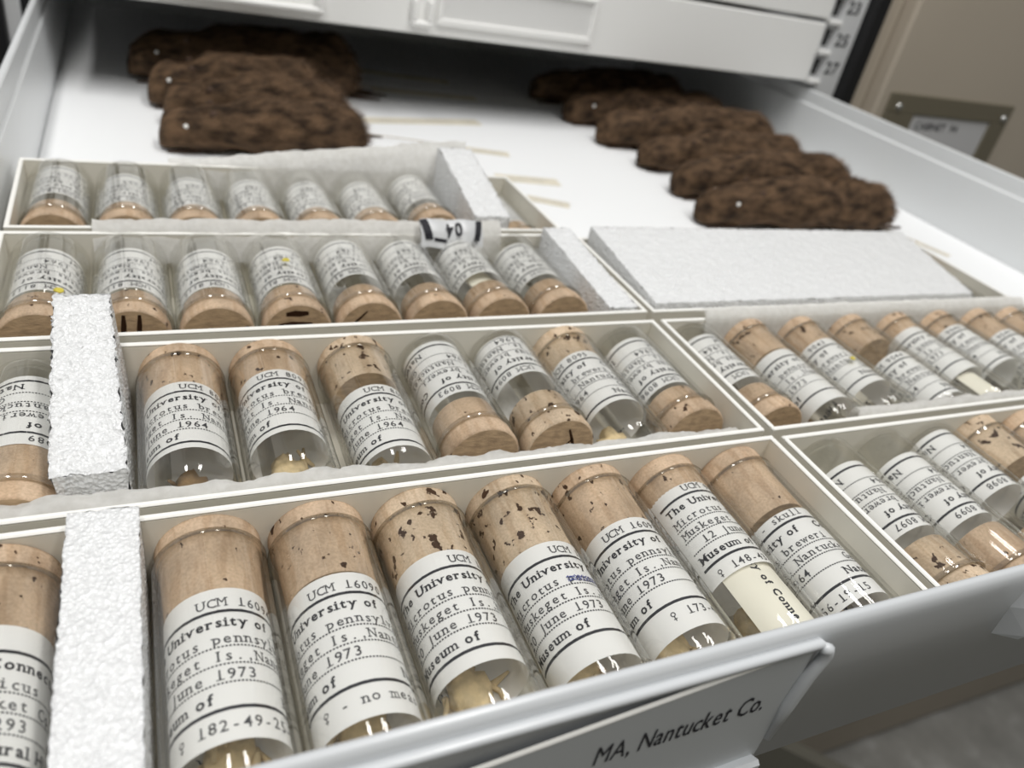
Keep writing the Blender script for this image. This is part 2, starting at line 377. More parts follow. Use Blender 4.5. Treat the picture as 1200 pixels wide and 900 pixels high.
wb = MB().box(-2500, 4200, -860, -840, -OZ, 1300).build('light_block_wall', 'olive'); struct(wb, 'unseen olive grey wall added behind the camera to block low light')  # added out of view to block low world light and dim the drawer front

# ------------------------------------------------------------------ the cabinet that the drawers slide in
FY = 590.0
cab = thing('specimen_cabinet', 'white steel specimen cabinet with numbered drawer rails and black door seal', 'cabinet', (270, 900, -OZ))
CO = np.array([270, 900, -OZ])
def cpart(mb, name, mats): return mb.build(name, mats, cab, loc=(-CO[0], -CO[1], -CO[2]))
cpart(MB().box(-96, -90, 592, 1262, -1400, 640), 'side_panel', 'rail')
cpart(MB().box(632, 638, 592, 1262, -1400, 640), 'side_panel', 'rail')
cpart(MB().box(-90, 632, 1256, 1262, -1400, 640), 'back_panel', 'dark')
cpart(MB().box(-96, 638, 592, 1262, 640, 646), 'top_panel', 'rail')
cpart(MB().box(-96, 638, 592, 1262, -1406, -1400), 'bottom_panel', 'rail')
cpart(MB().box(-96, 638, 640, 1262, -OZ, -1406), 'plinth', 'dark')
post_r = cpart(MB().bbox(586, 612, 592, 640, -1400, 640, 1), 'rail_post', 'rail')
cpart(MB().bbox(576, 586, 598, 640, 60, 640, .6), 'rail_channel', 'rail'); cpart(MB().bbox(576, 586, 598, 640, -1400, -8, .6), 'rail_channel', 'rail')
cpart(MB().bbox(-75, -66, 592, 640, -1400, 640, 1), 'rail_post', 'rail')
cpart(MB().bbox(-66, -60, 598, 640, -1400, 640, .6), 'rail_channel', 'dark')
cpart(MB().bbox(612, 631, 582, 600, -1400, 640, 3), 'door_seal', 'seal')
cpart(MB().bbox(-104, -75, 582, 600, -1400, 640, 3), 'door_seal', 'seal')
for k in range(4):
    z = 62.5+25.8*k
    cpart(MB().bbox(573, 587, 589, 600, z, z+4, .8), 'rail_clip', 'upper')
    cpart(MB().box(579, 583.5, 596.5, 598.5, z+7, z+21), 'rail_slot', 'dark')
for k, (txt, z) in enumerate((('27', 72.5), ('25', 97.2), ('23', 125), ('21', 150))):
    pr = Print(); pr.text(txt, -7, 0, 10.5, serif=False, bold=True)
    o = link('rail_number', pr.mesh('rail_number', lambda a, b: (a, 0, -b), ['ink']), cab, loc=(596-CO[0], 591.7-CO[1], z-CO[2]))
# tan frame of the cabinet on the right of the seal
cpart(MB().bbox(631, 650, 588, 600, -1400, 640, 1), 'door_frame', 'tan')
# open lower door swung out to the right
d = unit([61., -65.7, 0]); nrm = np.array([d[1], -d[0], 0]); h = np.array([640., 590., 0])
mb = MB(); poly = [h+d*34, h+d*640, h+d*640+nrm*22, h+d*34+nrm*22]
mb.prism([(p[0], p[1]) for p in poly], 'z', -1430, -826); cpart(mb, 'door', 'olive')

def upper_drawer(z0, label):
    t = thing('drawer', label, 'drawer', (264, FY, z0), group='closed drawers above the open one')
    def p(mb, name, mats, par=t): return mb.build(name, mats, par)
    fr = p(MB().bbox(-310, 306, 0, 12, 0, 50.5, 1.0), 'drawer_front', 'upper')
    p(MB().box(-306, 302, 12, 640, 3, 5), 'bottom_panel', 'underside_shade')
    p(MB().box(-306, -304.6, 12, 640, 5, 46), 'side_panel', 'upper'); p(MB().box(300.6, 302, 12, 640, 5, 46), 'side_panel', 'upper')
    p(MB().box(-304.6, 300.6, 638.6, 640, 5, 46), 'back_panel', 'upper')
    # label holder and the two pulls beside it
    hold = MB(); hold.bbox(-64, 68, -3.2, 0, 8, 13, .8); hold.bbox(-64, 68, -3.2, 0, 38, 41, .8); hold.bbox(-64, -60, -3.2, 0, 13, 38, .8); hold.bbox(64, 68, -3.2, 0, 13, 38, .8)
    p(hold, 'label_holder', 'upper'); p(MB().box(-60, 64, -.8, 0, 13, 38), 'label_card', 'paper')
    for xa, xb in ((-254, -147), (-84, -68)):
        q = MB(); q.bbox(xa, xb, -7, 0, 6, 10, 1.2); q.bbox(xa, xa+4, -7, 0, 10, 24, 1); q.bbox(xb-4, xb, -7, 0, 10, 24, 1)
        p(q, 'pull', 'upper')
    return t
upper_drawer(64, 'closed off-white drawer directly above the open drawer')
upper_drawer(118, 'closed off-white drawer second above the open one, cut by the top edge')

# ------------------------------------------------------------------ neighbouring tan cabinet with its card holder
NY = 572.0
nb = thing('tan_cabinet', 'tan painted steel cabinet with bronze card holder right of the open drawer', 'cabinet', (1500, 900, -OZ))
NO = np.array([1500, 900, -OZ])
def npart(mb, name, mats): return mb.build(name, mats, nb, loc=tuple(-NO))
npart(MB().bbox(651, 2600, NY, 1250, -1418, 640, 3), 'body', 'tan'); npart(MB().box(651, 2600, NY+25, 1250, -OZ, -1418), 'plinth', 'dark')
tl = on_y(1045, 107, NY); trp = on_y(1188, 124, NY); cl = on_y(1068, 137, NY)[0]; cr = on_y(1157, 147, NY)[0]; ct = on_y(1110, 138, NY)[2]
zt = (tl[2]+trp[2])/2; zb = zt-118; cb = zb+24
pl = MB()
pl.bbox(tl[0], trp[0], NY-3, NY, ct, zt, .8); pl.bbox(tl[0], trp[0], NY-3, NY, zb, cb, .8); pl.bbox(tl[0], cl, NY-3, NY, cb, ct, .8); pl.bbox(cr, trp[0], NY-3, NY, cb, ct, .8)
npart(pl, 'card_holder', 'frame')
nc = npart(MB().box(cl-4, cr+4, NY-1, NY-.2, cb-2, ct+2), 'card', 'card_grey')
pr = Print(); pr.text('CABINET  94', 0, 0, 7.5, serif=False, bold=True)
link('lettering', pr.mesh('lettering', lambda a, b: (a, 0, -b), ['ink']), nc, loc=(cl+9, NY-1.2, ct-14))
for u, v in ((1053.5, 125), (1176, 139.5)):
    p = on_y(u, v, NY-3); npart(MB().lathe([(0.5, p[1]-2.2), (2.6, p[1]-1.8), (3.6, p[1]-.6), (3.8, p[1]+.5)], 14, 'y', cap0=True, c=(p[0], p[2])), 'screw', 'screw')

# ------------------------------------------------------------------ the open drawer
XL, XR, YF, YB, WT = -55.0, 578.0, 66.0, 900.0, 57.0
dr = thing('open_drawer', 'open white steel drawer holding specimen trays and fur skins', 'drawer', (264, 400, -6))
DO = np.array([264, 400, -6.])
def dpart(mb, name, mats): return mb.build(name, mats, dr, loc=tuple(-DO))
dpart(MB().box(XL, XR, YF+3.6, YB, -3, -1.6), 'bottom_panel', 'steel')
dpart(MB().box(XL+.6, XR-.6, YF+4.2, YB-2, -1.6, 0), 'liner', 'liner')
def side(x, sgn):
    # sheet wall with a folded top flange; sgn = outward direction
    o = sgn
    pts = [(x, -2), (x, WT-13), (x+o*1.6, WT-11.5), (x+o*1.6, WT-.8), (x+o*2.2, WT), (x+o*4.3, WT), (x+o*4.9, WT-.7), (x+o*4.9, -2)]
    if sgn < 0: pts = pts[::-1]
    return MB().prism([p for p in pts[::-1]], 'y', YF+3.7, YB)
dpart(side(XL, -1), 'side_panel', 'steel'); dpart(side(XR, 1), 'side_panel', 'steel')
dpart(MB().box(XL, XR, YB, YB+3, -3, WT-4), 'back_panel', 'steel')
fp = [(66, -0.6), (66, 44), (66.05, 46.3), (66.5, 48.2), (67.3, 49.5), (68.3, 50), (69.1, 49.6), (69.6, 48.4), (69.7, 46), (69.7, -0.6)]
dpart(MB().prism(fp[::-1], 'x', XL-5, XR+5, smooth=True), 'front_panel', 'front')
# label holder: rolled frame, curved card, lettering
hx0, hx1 = -30, 127
hb = MB()
hb.prism([(66.2, 44.4), (64.6, 45.0), (63.9, 45.8), (63.9, 46.8), (64.6, 47.4), (66.2, 47.0)], 'x', hx0, hx1-2, smooth=True)
hb.tube([(hx1-2.4, 64.2, 46), (hx1-.6, 64.0, 45.2), (hx1, 63.9, 43.2), (hx1-.6, 63.9, 40.5), (hx1-1.6, 64.1, 36), (hx1-2.2, 64.3, 26), (hx1-1.8, 64.6, 12)], [1.3, 1.5, 1.5, 1.5, 1.7, 1.8, 1.3], 10)
hb.prism([(66.2, 0.5), (61.8, 0.5), (61.2, 1.5), (61.2, 6.0), (62.2, 6.8), (66.2, 4.5)], 'x', hx0, hx1-4, smooth=False)
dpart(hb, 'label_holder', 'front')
cv = []; cf = []; n = 30
xs = np.linspace(hx0, hx1-3, n+1)
for x in xs:
    tt = (hx1-3-x)/(hx1-3-40); top = 45.4-8.6*max(0, tt)**1.35*0.95
    cv += [(x, 64.3-0.9*math.sin(math.pi*min(1, max(0, tt*.6))), 4), (x, 64.9-0.9*math.sin(math.pi*min(1, max(0, tt*.6))), top)]
cf = [(2*i, 2*i+2, 2*i+3, 2*i+1) for i in range(n)]
cardm = MB(); cardm.add(cv, cf, 0, True); cardm.add([(a, b+.5, c) for a, b, c in cv], [q[::-1] for q in cf], 0, True)
cardm.add([p for q in range(n+1) for p in (tuple(np.array(cv[2*q+1])+[0, -.1, -.45]), tuple(np.array(cv[2*q+1])+[0, -.1, .25]), tuple(np.array(cv[2*q+1])+[0, .6, .3]))], [f_ for q in range(n) for f_ in ((3*q, 3*q+3, 3*q+4, 3*q+1), (3*q+1, 3*q+4, 3*q+5, 3*q+2))], 1, True)  # white strip paints the highlight along the card's top edge
lc = dpart(cardm, 'label_card', ['card_drawer', 'rim'])
pr = Print(); ex = pr.text('MA, Nantucket Co.', 0, 0, 6.4, serif=False)
k = 44.6/ex
def on_card(a, b):
    x = 72.3+a*k; tt = max(0, (hx1-3-x)/(hx1-3-40)); return (x, 64.3-0.9*math.sin(math.pi*min(1, tt*.6))-.12+(26.3-b-4)/41*.6, 26.6-b)
link('lettering', pr.mesh('lettering', on_card, ['ink']), lc, loc=(0, 0, 0))
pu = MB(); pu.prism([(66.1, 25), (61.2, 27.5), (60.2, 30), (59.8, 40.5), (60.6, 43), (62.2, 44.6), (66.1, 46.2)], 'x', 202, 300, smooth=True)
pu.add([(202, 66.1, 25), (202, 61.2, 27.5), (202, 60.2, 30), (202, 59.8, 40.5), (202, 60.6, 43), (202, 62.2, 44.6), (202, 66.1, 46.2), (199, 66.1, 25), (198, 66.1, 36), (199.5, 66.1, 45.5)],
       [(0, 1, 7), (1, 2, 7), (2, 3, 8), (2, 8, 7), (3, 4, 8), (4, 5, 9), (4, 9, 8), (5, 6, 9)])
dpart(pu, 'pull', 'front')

# ------------------------------------------------------------------ card trays
RIM = 30.0
def tray(x0, x1, y0, y1, label, yaw=0.0, h=RIM, z0=0.1):
    cx, cy = (x0+x1)/2, (y0+y1)/2; w, dd = (x1-x0)/2, (y1-y0)/2; t = 1.7
    o = thing('card_tray', label, 'tray', (cx, cy, z0), (0, 0, math.radians(yaw)), 'card trays in the drawer')
    MB().box(-w+t, w-t, -dd+t, dd-t, 0, 1.2).build('tray_base', 'card', o)
    for a in ((-w, w, -dd, -dd+t), (-w, w, dd-t, dd), (-w, -w+t, -dd+t, dd-t), (w-t, w, -dd+t, dd-t)):
        mb = MB(); mb.box(*a, 0, h-.9, 0); mb.bbox(a[0]-.05, a[1]+.05, a[2]-.05, a[3]+.05, h-.9, h, .4, 1)
        mb.build('tray_wall', ['card', 'rim'], o)
    return o
tray(-52.0, 187.0, 73.0, 149.5, 'cream card tray of corked vials nearest the drawer front, left')
tray(190.5, 428.0, 73.0, 148.5, 'cream card tray nearest the drawer front, right, cut by the picture edge')
tray(-52.0, 186.5, 152.5, 228.0, 'cream card tray second row from the front, left, with wadding along its front')
tray(190.0, 428.0, 152.0, 228.0, 'cream card tray second row from the front, right, beside the foam slab')
tray(-52.0, 187.5, 233.5, 311.5, 'cream card tray third row from the front, left, before the rearmost tray', 0.6)
tray(190.5, 428.0, 234.5, 309.0, 'cream card tray covered by a big white foam slab')
tray(-52.0, 186.0, 315.5, 389.5, 'rearmost cream card tray on the left in front of the fur skins', 0.8)

# ------------------------------------------------------------------ corked vials with typed labels
def make_label(W, hdr, l1, l2, l3, foot='', hh=5.0, fh=2.5, hdr_s=20.0, rhs='', l1_s=3.0, l2_s=3.0, l3_s=3.0, strike=False, foot_s=14.0):
    pr = Print(); T = 2.16
    if hdr: pr.text(hdr, hdr_s, hh-1.3, 2.4, pitch=T, mi=1, jit=0.09)
    pr.rule(2, W-2, hh, 0.8)
    e = pr.text('The University of', 3.0, hh+4.2, 2.5, bold=True, track=1.3)
    pr.text('Connecticut', max(e+5, 42), hh+4.2, 2.5, bold=True, track=1.3)
    for (txt, s0, b) in ((l1, l1_s, 8.6), (l2, l2_s, 13.0), (l3, l3_s, 17.4)):
        if b > 8.6 or not strike: pr.text(txt, s0, hh+b, 2.5, pitch=T, mi=1, jit=0.09)
        else:
            pr.text(txt, s0, hh+b, 2.5, pitch=T, mi=1, jit=0.09)
            z0 = s0+9*T; n = 60
            for q in range(3):
                pts = [(z0+i*(14*T)/n, hh+b-1.0+0.75*math.sin(i*0.9+q*2.1)+0.25*math.sin(i*2.3+q)) for i in range(n+1)]
                pr.poly([(a, c-.16) for a, c in pts]+[(a, c+.16) for a, c in pts], [(i, i+n+1, i+n+2, i+1) for i in range(n)], 2)
        pr.dots(2.5, W-2.5, hh+b+0.75)
    if rhs: pr.text(rhs, 42, hh+17.4, 2.5, pitch=T, mi=1, jit=0.09)
    e = pr.text('Museum of', 3.0, hh+22.3, 2.5, bold=True, track=1.3)
    pr.text('Natural History', max(e+14, 38), hh+22.3, 2.5, bold=True, track=1.3)
    pr.rule(2, W-2, hh+24, 0.8)
    if foot: pr.text(foot, foot_s, hh+24+4.6, 2.4, pitch=T, mi=1, jit=0.09)
    return pr, hh+24+fh

GLASS = {}
def glass_mesh(R, L, out):
    key = (R, L, out)
    if key in GLASS: return GLASS[key]
    b = -L/2; m_ = L/2-out; mb = MB()
    prof = [(0.05, b+.9), (R*.45, b+.55), (R-3.2, b), (R-1.7, b+.25), (R-.7, b+1.1), (R-.12, b+2.6), (R, b+4.5), (R, m_-1.5)]
    mb.lathe(prof, 56, 'y', c=(0, R))
    mb.lathe([(R, m_-1.5), (R+.06, m_-.9), (R+.15, m_-.45), (R+.02, m_), (R-.35, m_+.12), (R-.8, m_+.02), (R-.95, m_-.4)], 56, 'y', c=(0, R), mi=1)
    mb.lathe([(0.05, b+2.2), (R*.5, b+2.0), (R-3.6, b+1.9), (R-2.0, b+2.6), (R-1.35, b+4.4), (R-1.25, b+6.5), (R-1.25, m_-1)], 56, 'y', c=(0, R))
    GLASS[key] = mb.mesh('glass_tube', ['glass', 'glass_rim']); return GLASS[key]
CORK = {}
def cork_mesh(R, L, out, inn, kind):
    key = (R, L, out, inn, kind)
    if key in CORK: return CORK[key]
    e = L/2; m_ = e-out; mb = MB()
    mb.lathe([(R-2.7, m_-inn), (R-2.35, m_-inn+.5), (R-1.85, m_-3), (R-1.5, m_-.6), (R-1.15, m_+.05), (R-.95, m_+.5), (R-.7, e-1.1), (R-.95, e-.25), (R-1.5, e)], 48, 'y', c=(0, R))
    mb.lathe([(0.02, m_-inn), (R-2.7, m_-inn)], 48, 'y', c=(0, R), mi=1, smooth=False); mb.lathe([(R-1.5, e), (0.02, e)], 48, 'y', c=(0, R), mi=1, smooth=False)
    CORK[key] = mb.mesh('cork', ['cork_'+kind, 'cork_face']); return CORK[key]

def vial(x, yend, label, R=13.4, L=70.0, flip=False, zb=1.5, yaw=0.0, out=6.5, inn=17.5, kind='mid', lab=24.0, s_up=26.0, W=64.0, form=None, group=None, paper=True, marks=()):
    """yend: world y of the far end.  lab: distance of the label's top edge from the cork's outer end"""
    ang = math.radians(yaw)+(math.pi if flip else 0)
    zb += 1.3; yend += 0.7
    o = thing('specimen_vial', label, 'vial', (x, yend-L/2, zb), (0, 0, ang), group)
    link('glass_tube', glass_mesh(R, L, out), o); ck = link('cork', cork_mesh(R, L, out, inn, kind), o)
    for (mx0, mz0, mx1, mz1, mw) in marks:      # cracks and slots in the cut end of the cork
        d_ = unit([mx1-mx0, mz1-mz0]); q_ = np.array([-d_[1], d_[0]])*mw/2; A, B = np.array([mx0, mz0+R]), np.array([mx1, mz1+R]); C_ = (A+B)/2+q_*.6
        MB().prism([tuple(A-q_*.7), tuple(A*.6+B*.4-q_*1.25), tuple(B-q_*.6), tuple(B+q_*.8), tuple(A*.4+B*.6+q_*1.2), tuple(A+q_*.7)], 'y', L/2-.3, L/2+.06).build('crack', 'crack', ck)
    if paper:
        pr, H = make_label(W, **form); r = R-2.05; yt = L/2-lab; H = min(H, yt+L/2-4.0)
        def bend(s_, t_, rr): th = (s_-s_up)/rr; return (rr*math.sin(th), yt-t_, R+rr*math.cos(th))
        mb = MB(); n = 36; a = np.linspace(0, W, n+1)
        # ends of the sheet wrap at most once round the tube
        for rr, rev in ((r, False),):
            v = [bend(q, t, r) if rr == r else tuple(np.array(bend(q, t, r))*1.0-np.array([math.sin((q-s_up)/r)*.18, 0, math.cos((q-s_up)/r)*.18])) for t in (0, H) for q in a]
            f = [(i, i+n+1, i+n+2, i+1) for i in range(n)]
            mb.add(v, [q[::-1] for q in f] if rev else f, 0, True)
        lb = mb.build('label', 'paper', o)
        pr.v = [(a_, min(b_, H)) for a_, b_ in pr.v]
        link('lettering', pr.mesh('lettering', lambda a_, b_: bend_r(a_, b_, r, s_up, yt, R), ['ink', 'typed', 'blue']), lb)
    return o
def bend_r(s_, t_, r, s_up, yt, R):
    th = (s_-s_up)/r; rr = r+.07; return (rr*math.sin(th), yt-t_, R+rr*math.cos(th))

PEN = dict(l1='Microtus pennsylvanicus', l2='Muskeget Is.,Nantucket Co.', l3='20 June 1973')
BRE = dict(l1='Microtus breweri', l2='Muskeget Is. Nantucket Co.', l3='12 June 1964', rhs='Genoways', l1_s=8, l2_s=0.5, l3_s=4)
def F(base, **kw): d_ = dict(base); d_.update(kw); return d_

g1 = 'corked vials in the front left tray'
xs1 = [-37.5, 6.6, 33.6, 60.8, 89.0, 116.6, 144.2, 171.6]
vial(xs1[0], 147, 'corked vial left of the front foam strip, cut by the picture edge, number 16095', kind='mid', lab=22, s_up=40, form=F(PEN, hdr='UCM 16095', hh=6.5, fh=6, l3='20 June 1973  RED 3293'), group=g1)
vial(xs1[1], 148.5, 'corked vial just right of the front foam strip, foot line 182-49-25', kind='smooth', s_up=24.5, form=F(PEN, hdr='UCM 16094', hh=6.5, fh=7, foot='\u2640 182-49-25-16', l3=' 20 June 1973', foot_s=13.5), group=g1)
vial(xs1[2], 148, 'corked vial with label foot reading no meas, number UCM 16090', kind='mid', s_up=28, lab=25, form=F(PEN, hdr='UCM 16090', hh=6.2, fh=8, foot='\u2640 - no meas.', foot_s=17), group=g1)
vial(xs1[3], 147.5, 'pitted-cork vial with skull below label reading 20 June 1973, fourth from left in front tray', kind='pit', s_up=22, lab=23, form=F(PEN, hdr='UCM 16091', hh=5.5, fh=4, hdr_s=22), group=g1)
vial(xs1[4], 148.5, 'pitted-cork vial whose species name is struck out in blue pen', kind='pit', s_up=23, lab=27, inn=20, form=F(PEN, hdr='UCM 16092', hh=5.5, fh=7, hdr_s=22, strike=True, rhs='RED 3283'), group=g1)
vial(xs1[5], 148.5, 'corked vial with label foot reading 173-4, right of the blue pen one', kind='mid', s_up=30.5, lab=23.5, form=F(PEN, hdr='UCM 16093', hh=5.5, fh=8.5, foot='\u2640 173-46-20', foot_s=24), group=g1)
vial(xs1[6], 148, 'corked vial with high label above a second turned cream slip, second from tray right end', kind='mid', s_up=16, lab=12, inn=12, W=52, form=F(PEN, hdr='UCM 9045', hh=5, fh=5.5, hdr_s=12, l2='Muskeget Island', l3='  12 June 1973', foot='\u2642 148-43-20', foot_s=5), group=g1)
vial(xs1[7], 147, 'corked vial at right end of front left tray, label topped 1 - skull', kind='smooth', s_up=40, lab=29, inn=20, form=F(BRE, hdr='1 - skull', hh=4, fh=6, hdr_s=22, foot='156-19-15', foot_s=22), group=g1)

g2 = 'corked vials in the second row left tray'
R2 = 13.2
vial(-37.0, 224, 'vial left of the second-row foam strip with cork towards the viewer, number 8089', R=12.6, L=62, zb=3, flip=True, kind='smooth', s_up=38, lab=22, form=F(BRE, hdr='UCM 8089', hdr_s=18), group=g2)
vial(4.2, 226, 'vial number 8090 with pitted cork just right of the second-row foam strip', R=R2, L=64, zb=3.2, kind='mid', s_up=24, lab=20.5, inn=15, form=F(BRE, hdr='UCM 8090', hdr_s=23), group=g2)
vial(31.5, 226, 'vial number 8091 with yellow bones under its label, cork away from the viewer', R=R2, L=64, zb=3.2, kind='mid', s_up=27, lab=17, inn=12, form=F(BRE, hdr='UCM 8091', hdr_s=21), group=g2)
vial(60.6, 226, 'vial number 8092 with speckled cork and bare glass above its label', R=R2, L=66, zb=3.2, kind='pit', s_up=26, lab=29, inn=15, form=F(BRE, hdr='UCM 8092', hdr_s=22), group=g2)
vial(89.4, 225.5, 'vial number 8093 turned cork towards viewer, fourth from right in second tray', R=R2, L=58, zb=3.2, flip=True, kind='smooth', s_up=30, lab=22, inn=13, form=F(BRE, hdr='UCM 8093', hdr_s=22), group=g2)
vial(117.0, 225.5, 'vial number 8094 turned cork forward with cracked cork end, brown skull inside', R=R2, L=58, zb=3.6, flip=True, kind='pit', s_up=24, lab=30, inn=13, form=F(BRE, hdr='UCM 8094', hdr_s=22), group=g2, marks=((-1.5, 8, -6, -3, 1.0), (-3.5, 4, -1, 1, .6)))
vial(144.0, 226, 'vial number 8095 with speckled cork, bone marked in pen showing at its bottom', R=R2, L=66, zb=3.2, kind='pit', s_up=39, lab=17, inn=11, form=F(BRE, hdr='UCM 8095', hdr_s=22), group=g2)
vial(171.4, 225, 'vial at right end of second tray, cork forward, bare glass above its label', R=R2, L=58, zb=3, flip=True, kind='mid', s_up=24, lab=18, inn=10, form=F(BRE, hdr='UCM 8096', hdr_s=22), group=g2)

g3 = 'corked vials in the third row left tray'
R3 = 13.4
x3 = [-36.7, -9.4, 17.8, 45.3, 72.6, 100.1, 127.8, 156.2]
l3v = ['vial with yellow-flecked label at left end of the third-row tray', 'vial with two black slots in its cork behind the foam strip', 'vial with two short scratches on its cork end, third from left in third-row tray',
       'vial with a red-brown gash in its cork and a yellow spot on its label', 'vial with dark bones and a diagonal cork scratch, middle of third-row tray', 'vial with plain cork and brown bones left of the 04 strip',
       'vial with pale paper scraps beside its cork under the 04 strip', 'vial at the right end of the third-row tray beside foam']
for i, (x, t_) in enumerate(zip(x3, l3v)):
    vial(x, 307.6+i*.35, t_, R=R3, L=62, zb=3.8, flip=True, kind='mid' if i in (0, 1, 3) else 'smooth', s_up=30-i*1.2, lab=[18, 18, 17, 19, 25, 25, 25, 22][i], inn=[11, 11, 11, 12, 11, 11, 12, 12][i], form=F(BRE, hdr='UCM 811%d' % (3+i % 6), hdr_s=22), group=g3,
         marks={1: ((2.5, 1, 2.2, 10.5, 1.5), (-2.2, 1, -2.6, 10.5, 1.4)), 3: ((4.5, 8.4, -3.5, 8.8, 2.2), (7, 3.6, -5, 4.0, 2.6)), 4: ((8, 2, 2, 8.5, .8),), 2: ((-5, 1, -10, 4.5, .9), (6, 2, 2, 4, .9))}.get(i, ()))

g4 = 'corked vials in the rearmost left tray'
x4 = [-37.0, -10.4, 16.0, 42.8, 69.6, 97.0, 125.0]
l4v = ['vial at the left end of the rearmost tray', 'second vial from left in the rearmost tray', 'third vial from left in the rearmost tray, two slots in its cork', 'fourth vial from left in the rearmost tray, slanting cork scratch',
       'fifth vial from left in the rearmost tray, smooth orange cork', 'sixth vial from left in the rearmost tray, half hidden cork', 'vial beside the foam wedge in the rearmost tray, dark bones inside']
for i, (x, t_) in enumerate(zip(x4, l4v)):
    vial(x, 386+i*.2+(2 if i == 6 else 0), t_, R=13.1, L=62, zb=4.4+(2 if i == 6 else 0), flip=True, kind='smooth', s_up=30-i*1.2, lab=[24, 17, 15, 15, 15, 17, 22][i], inn=[12, 11, 10, 10, 10, 11, 11][i], form=F(BRE, hdr='UCM 810%d' % (i+1), hdr_s=22), group=g4,
         marks={1: ((-5, 5, -5.4, 9, .9),), 2: ((-2, 1, -2.5, 10.5, 1.5), (3, 4, 2.8, 9.5, .9)), 3: ((-1, 9.5, -7, 3.5, .9), (6, 5, 8, 7.5, .8))}.get(i, ()))
vial(172.0, 384, 'vial mostly hidden under the foam wedge in the rearmost tray, only its cork showing', R=11.8, L=62, zb=2, flip=True, kind='smooth', s_up=25, lab=18, form=F(BRE, hdr='UCM 8108'), group=g4)

g5 = 'corked vials in the second row right tray'
x5 = [206.2, 236.2, 266.0, 297.5, 328.0, 358.5, 388.0, 414.0]
l5v = ['vial with cork forward at left end of the second-row right tray', 'vial with long label under a big pitted cork in the second-row right tray', 'vial with yellow fleck on its label in the second-row right tray',
       'vial with label low near its bottom in the second-row right tray', 'vial with long label high by its cork, beige slip showing below', 'vial with label ending in a thick rule, third from the right picture edge',
       'vial with bare glass below its cork near the right picture edge', 'vial at the right picture edge of the second-row tray, only cork and shoulder showing']
for i, (x, t_) in enumerate(zip(x5, l5v)):
    fl_ = i == 0
    vial(x, 225.5, t_, R=13.1, L=[62, 68, 66, 68, 68, 68, 66, 66][i], zb=3.3, flip=fl_, kind='mid', s_up=[22, 34, 42, 40, 33, 40, 40, 40][i], lab=[21, 24, 18, 32, 13, 13, 20, 22][i], inn=[11, 16, 12, 14, 10, 10, 13, 12][i],
         W=[64, 50, 64, 64, 50, 64, 64, 64][i], form=F(BRE if i not in (1, 4) else PEN, hdr='UCM 90%d' % (41+i) if i not in (1, 4) else '', hdr_s=22, fh=[2.5, 6, 4, 2.5, 6, 2.5, 2.5, 2.5][i]), group=g5)
g6 = 'corked vials in the front right tray'
vial(211.0, 146, 'vial number 8097 with speckled cork forward at left end of front right tray', R=13.2, L=68, zb=2, flip=True, kind='pit', s_up=29, lab=24, inn=14, form=F(BRE, hdr='UCM 8097', hdr_s=20), group=g6)
vial(239.0, 147, 'vial number 8099 with plain cork forward, second in front right tray', R=13.2, L=70, zb=2, flip=True, kind='smooth', s_up=29, lab=25, inn=15, form=F(BRE, hdr='UCM 8099', hdr_s=20), group=g6)
vial(266.5, 147, 'vial number 8098 turned cork forward, third in front right tray', R=13.2, L=70, zb=2, flip=True, kind='mid', s_up=29, lab=34, inn=13, form=F(BRE, hdr='UCM 8098', hdr_s=20), group=g6)
vial(293.8, 147, 'vial with very spotted cork away from viewer by the right picture edge', R=13.2, L=70, zb=2, kind='pit', s_up=42, lab=30, inn=17, form=F(BRE, hdr='UCM 8100'), group=g6)
vial(321.0, 147, 'vial with plain cork at the right picture edge of the front tray', R=13.2, L=70, zb=2, kind='smooth', s_up=42, lab=30, inn=17, form=F(BRE, hdr='UCM 8101'), group=g6)
vial(412.0, 302, 'vial at right end of the foam-covered tray, only its glass bottom showing', R=12.5, L=64, zb=2, kind='smooth', s_up=42, lab=24, form=F(BRE, hdr='UCM 8120'))

# ------------------------------------------------------------------ foam blocks
def foam_block(name, label, pts_low, pts_top, div=26, amp=0.45, seed=1):
    """pts_*: four corners (near left, near right, far right, far left) as (x, y, z)"""
    rs = np.random.RandomState(seed); low = [np.array(p, float) for p in pts_low]; top = [np.array(p, float) for p in pts_top]
    c0 = np.mean(low, axis=0)*1.0; c0[2] = min(p[2] for p in low)
    mb = MB()
    def lerp4(P, u, v): return P[0]*(1-u)*(1-v)+P[1]*u*(1-v)+P[2]*u*v+P[3]*(1-u)*v
    def grid(fn, nu, nv):
        v = []
        for j in range(nv+1):
            for i in range(nu+1): v.append(fn(i/nu, j/nv)-c0+rs.uniform(-amp, amp, 3))
        f = [(j*(nu+1)+i, j*(nu+1)+i+1, (j+1)*(nu+1)+i+1, (j+1)*(nu+1)+i) for j in range(nv) for i in range(nu)]
        mb.add(v, f, 0, True)
    lx = np.linalg.norm(top[1]-top[0]); ly = np.linalg.norm(top[3]-top[0]); st = max(lx, ly)/max(div, 1)
    nu, nv = max(4, int(lx/st)), max(4, int(ly/st)); nz = 8
    # rounded shoulders: walls bulge inwards near the top
    def soft(u): return u
    grid(lambda u, v: lerp4(top, u, v), nu, nv)
    for a, b_, n_ in ((0, 1, nu), (1, 2, nv), (2, 3, nu), (3, 0, nv)):
        grid(lambda u, v, a=a, b_=b_: (low[a]*(1-u)+low[b_]*u)*(1-v)+(top[a]*(1-u)+top[b_]*u)*v, n_, nz)
    o = mb.build(name, 'foam', None, loc=tuple(c0)); return tag(o, label, 'foam', 'white foam spacers')
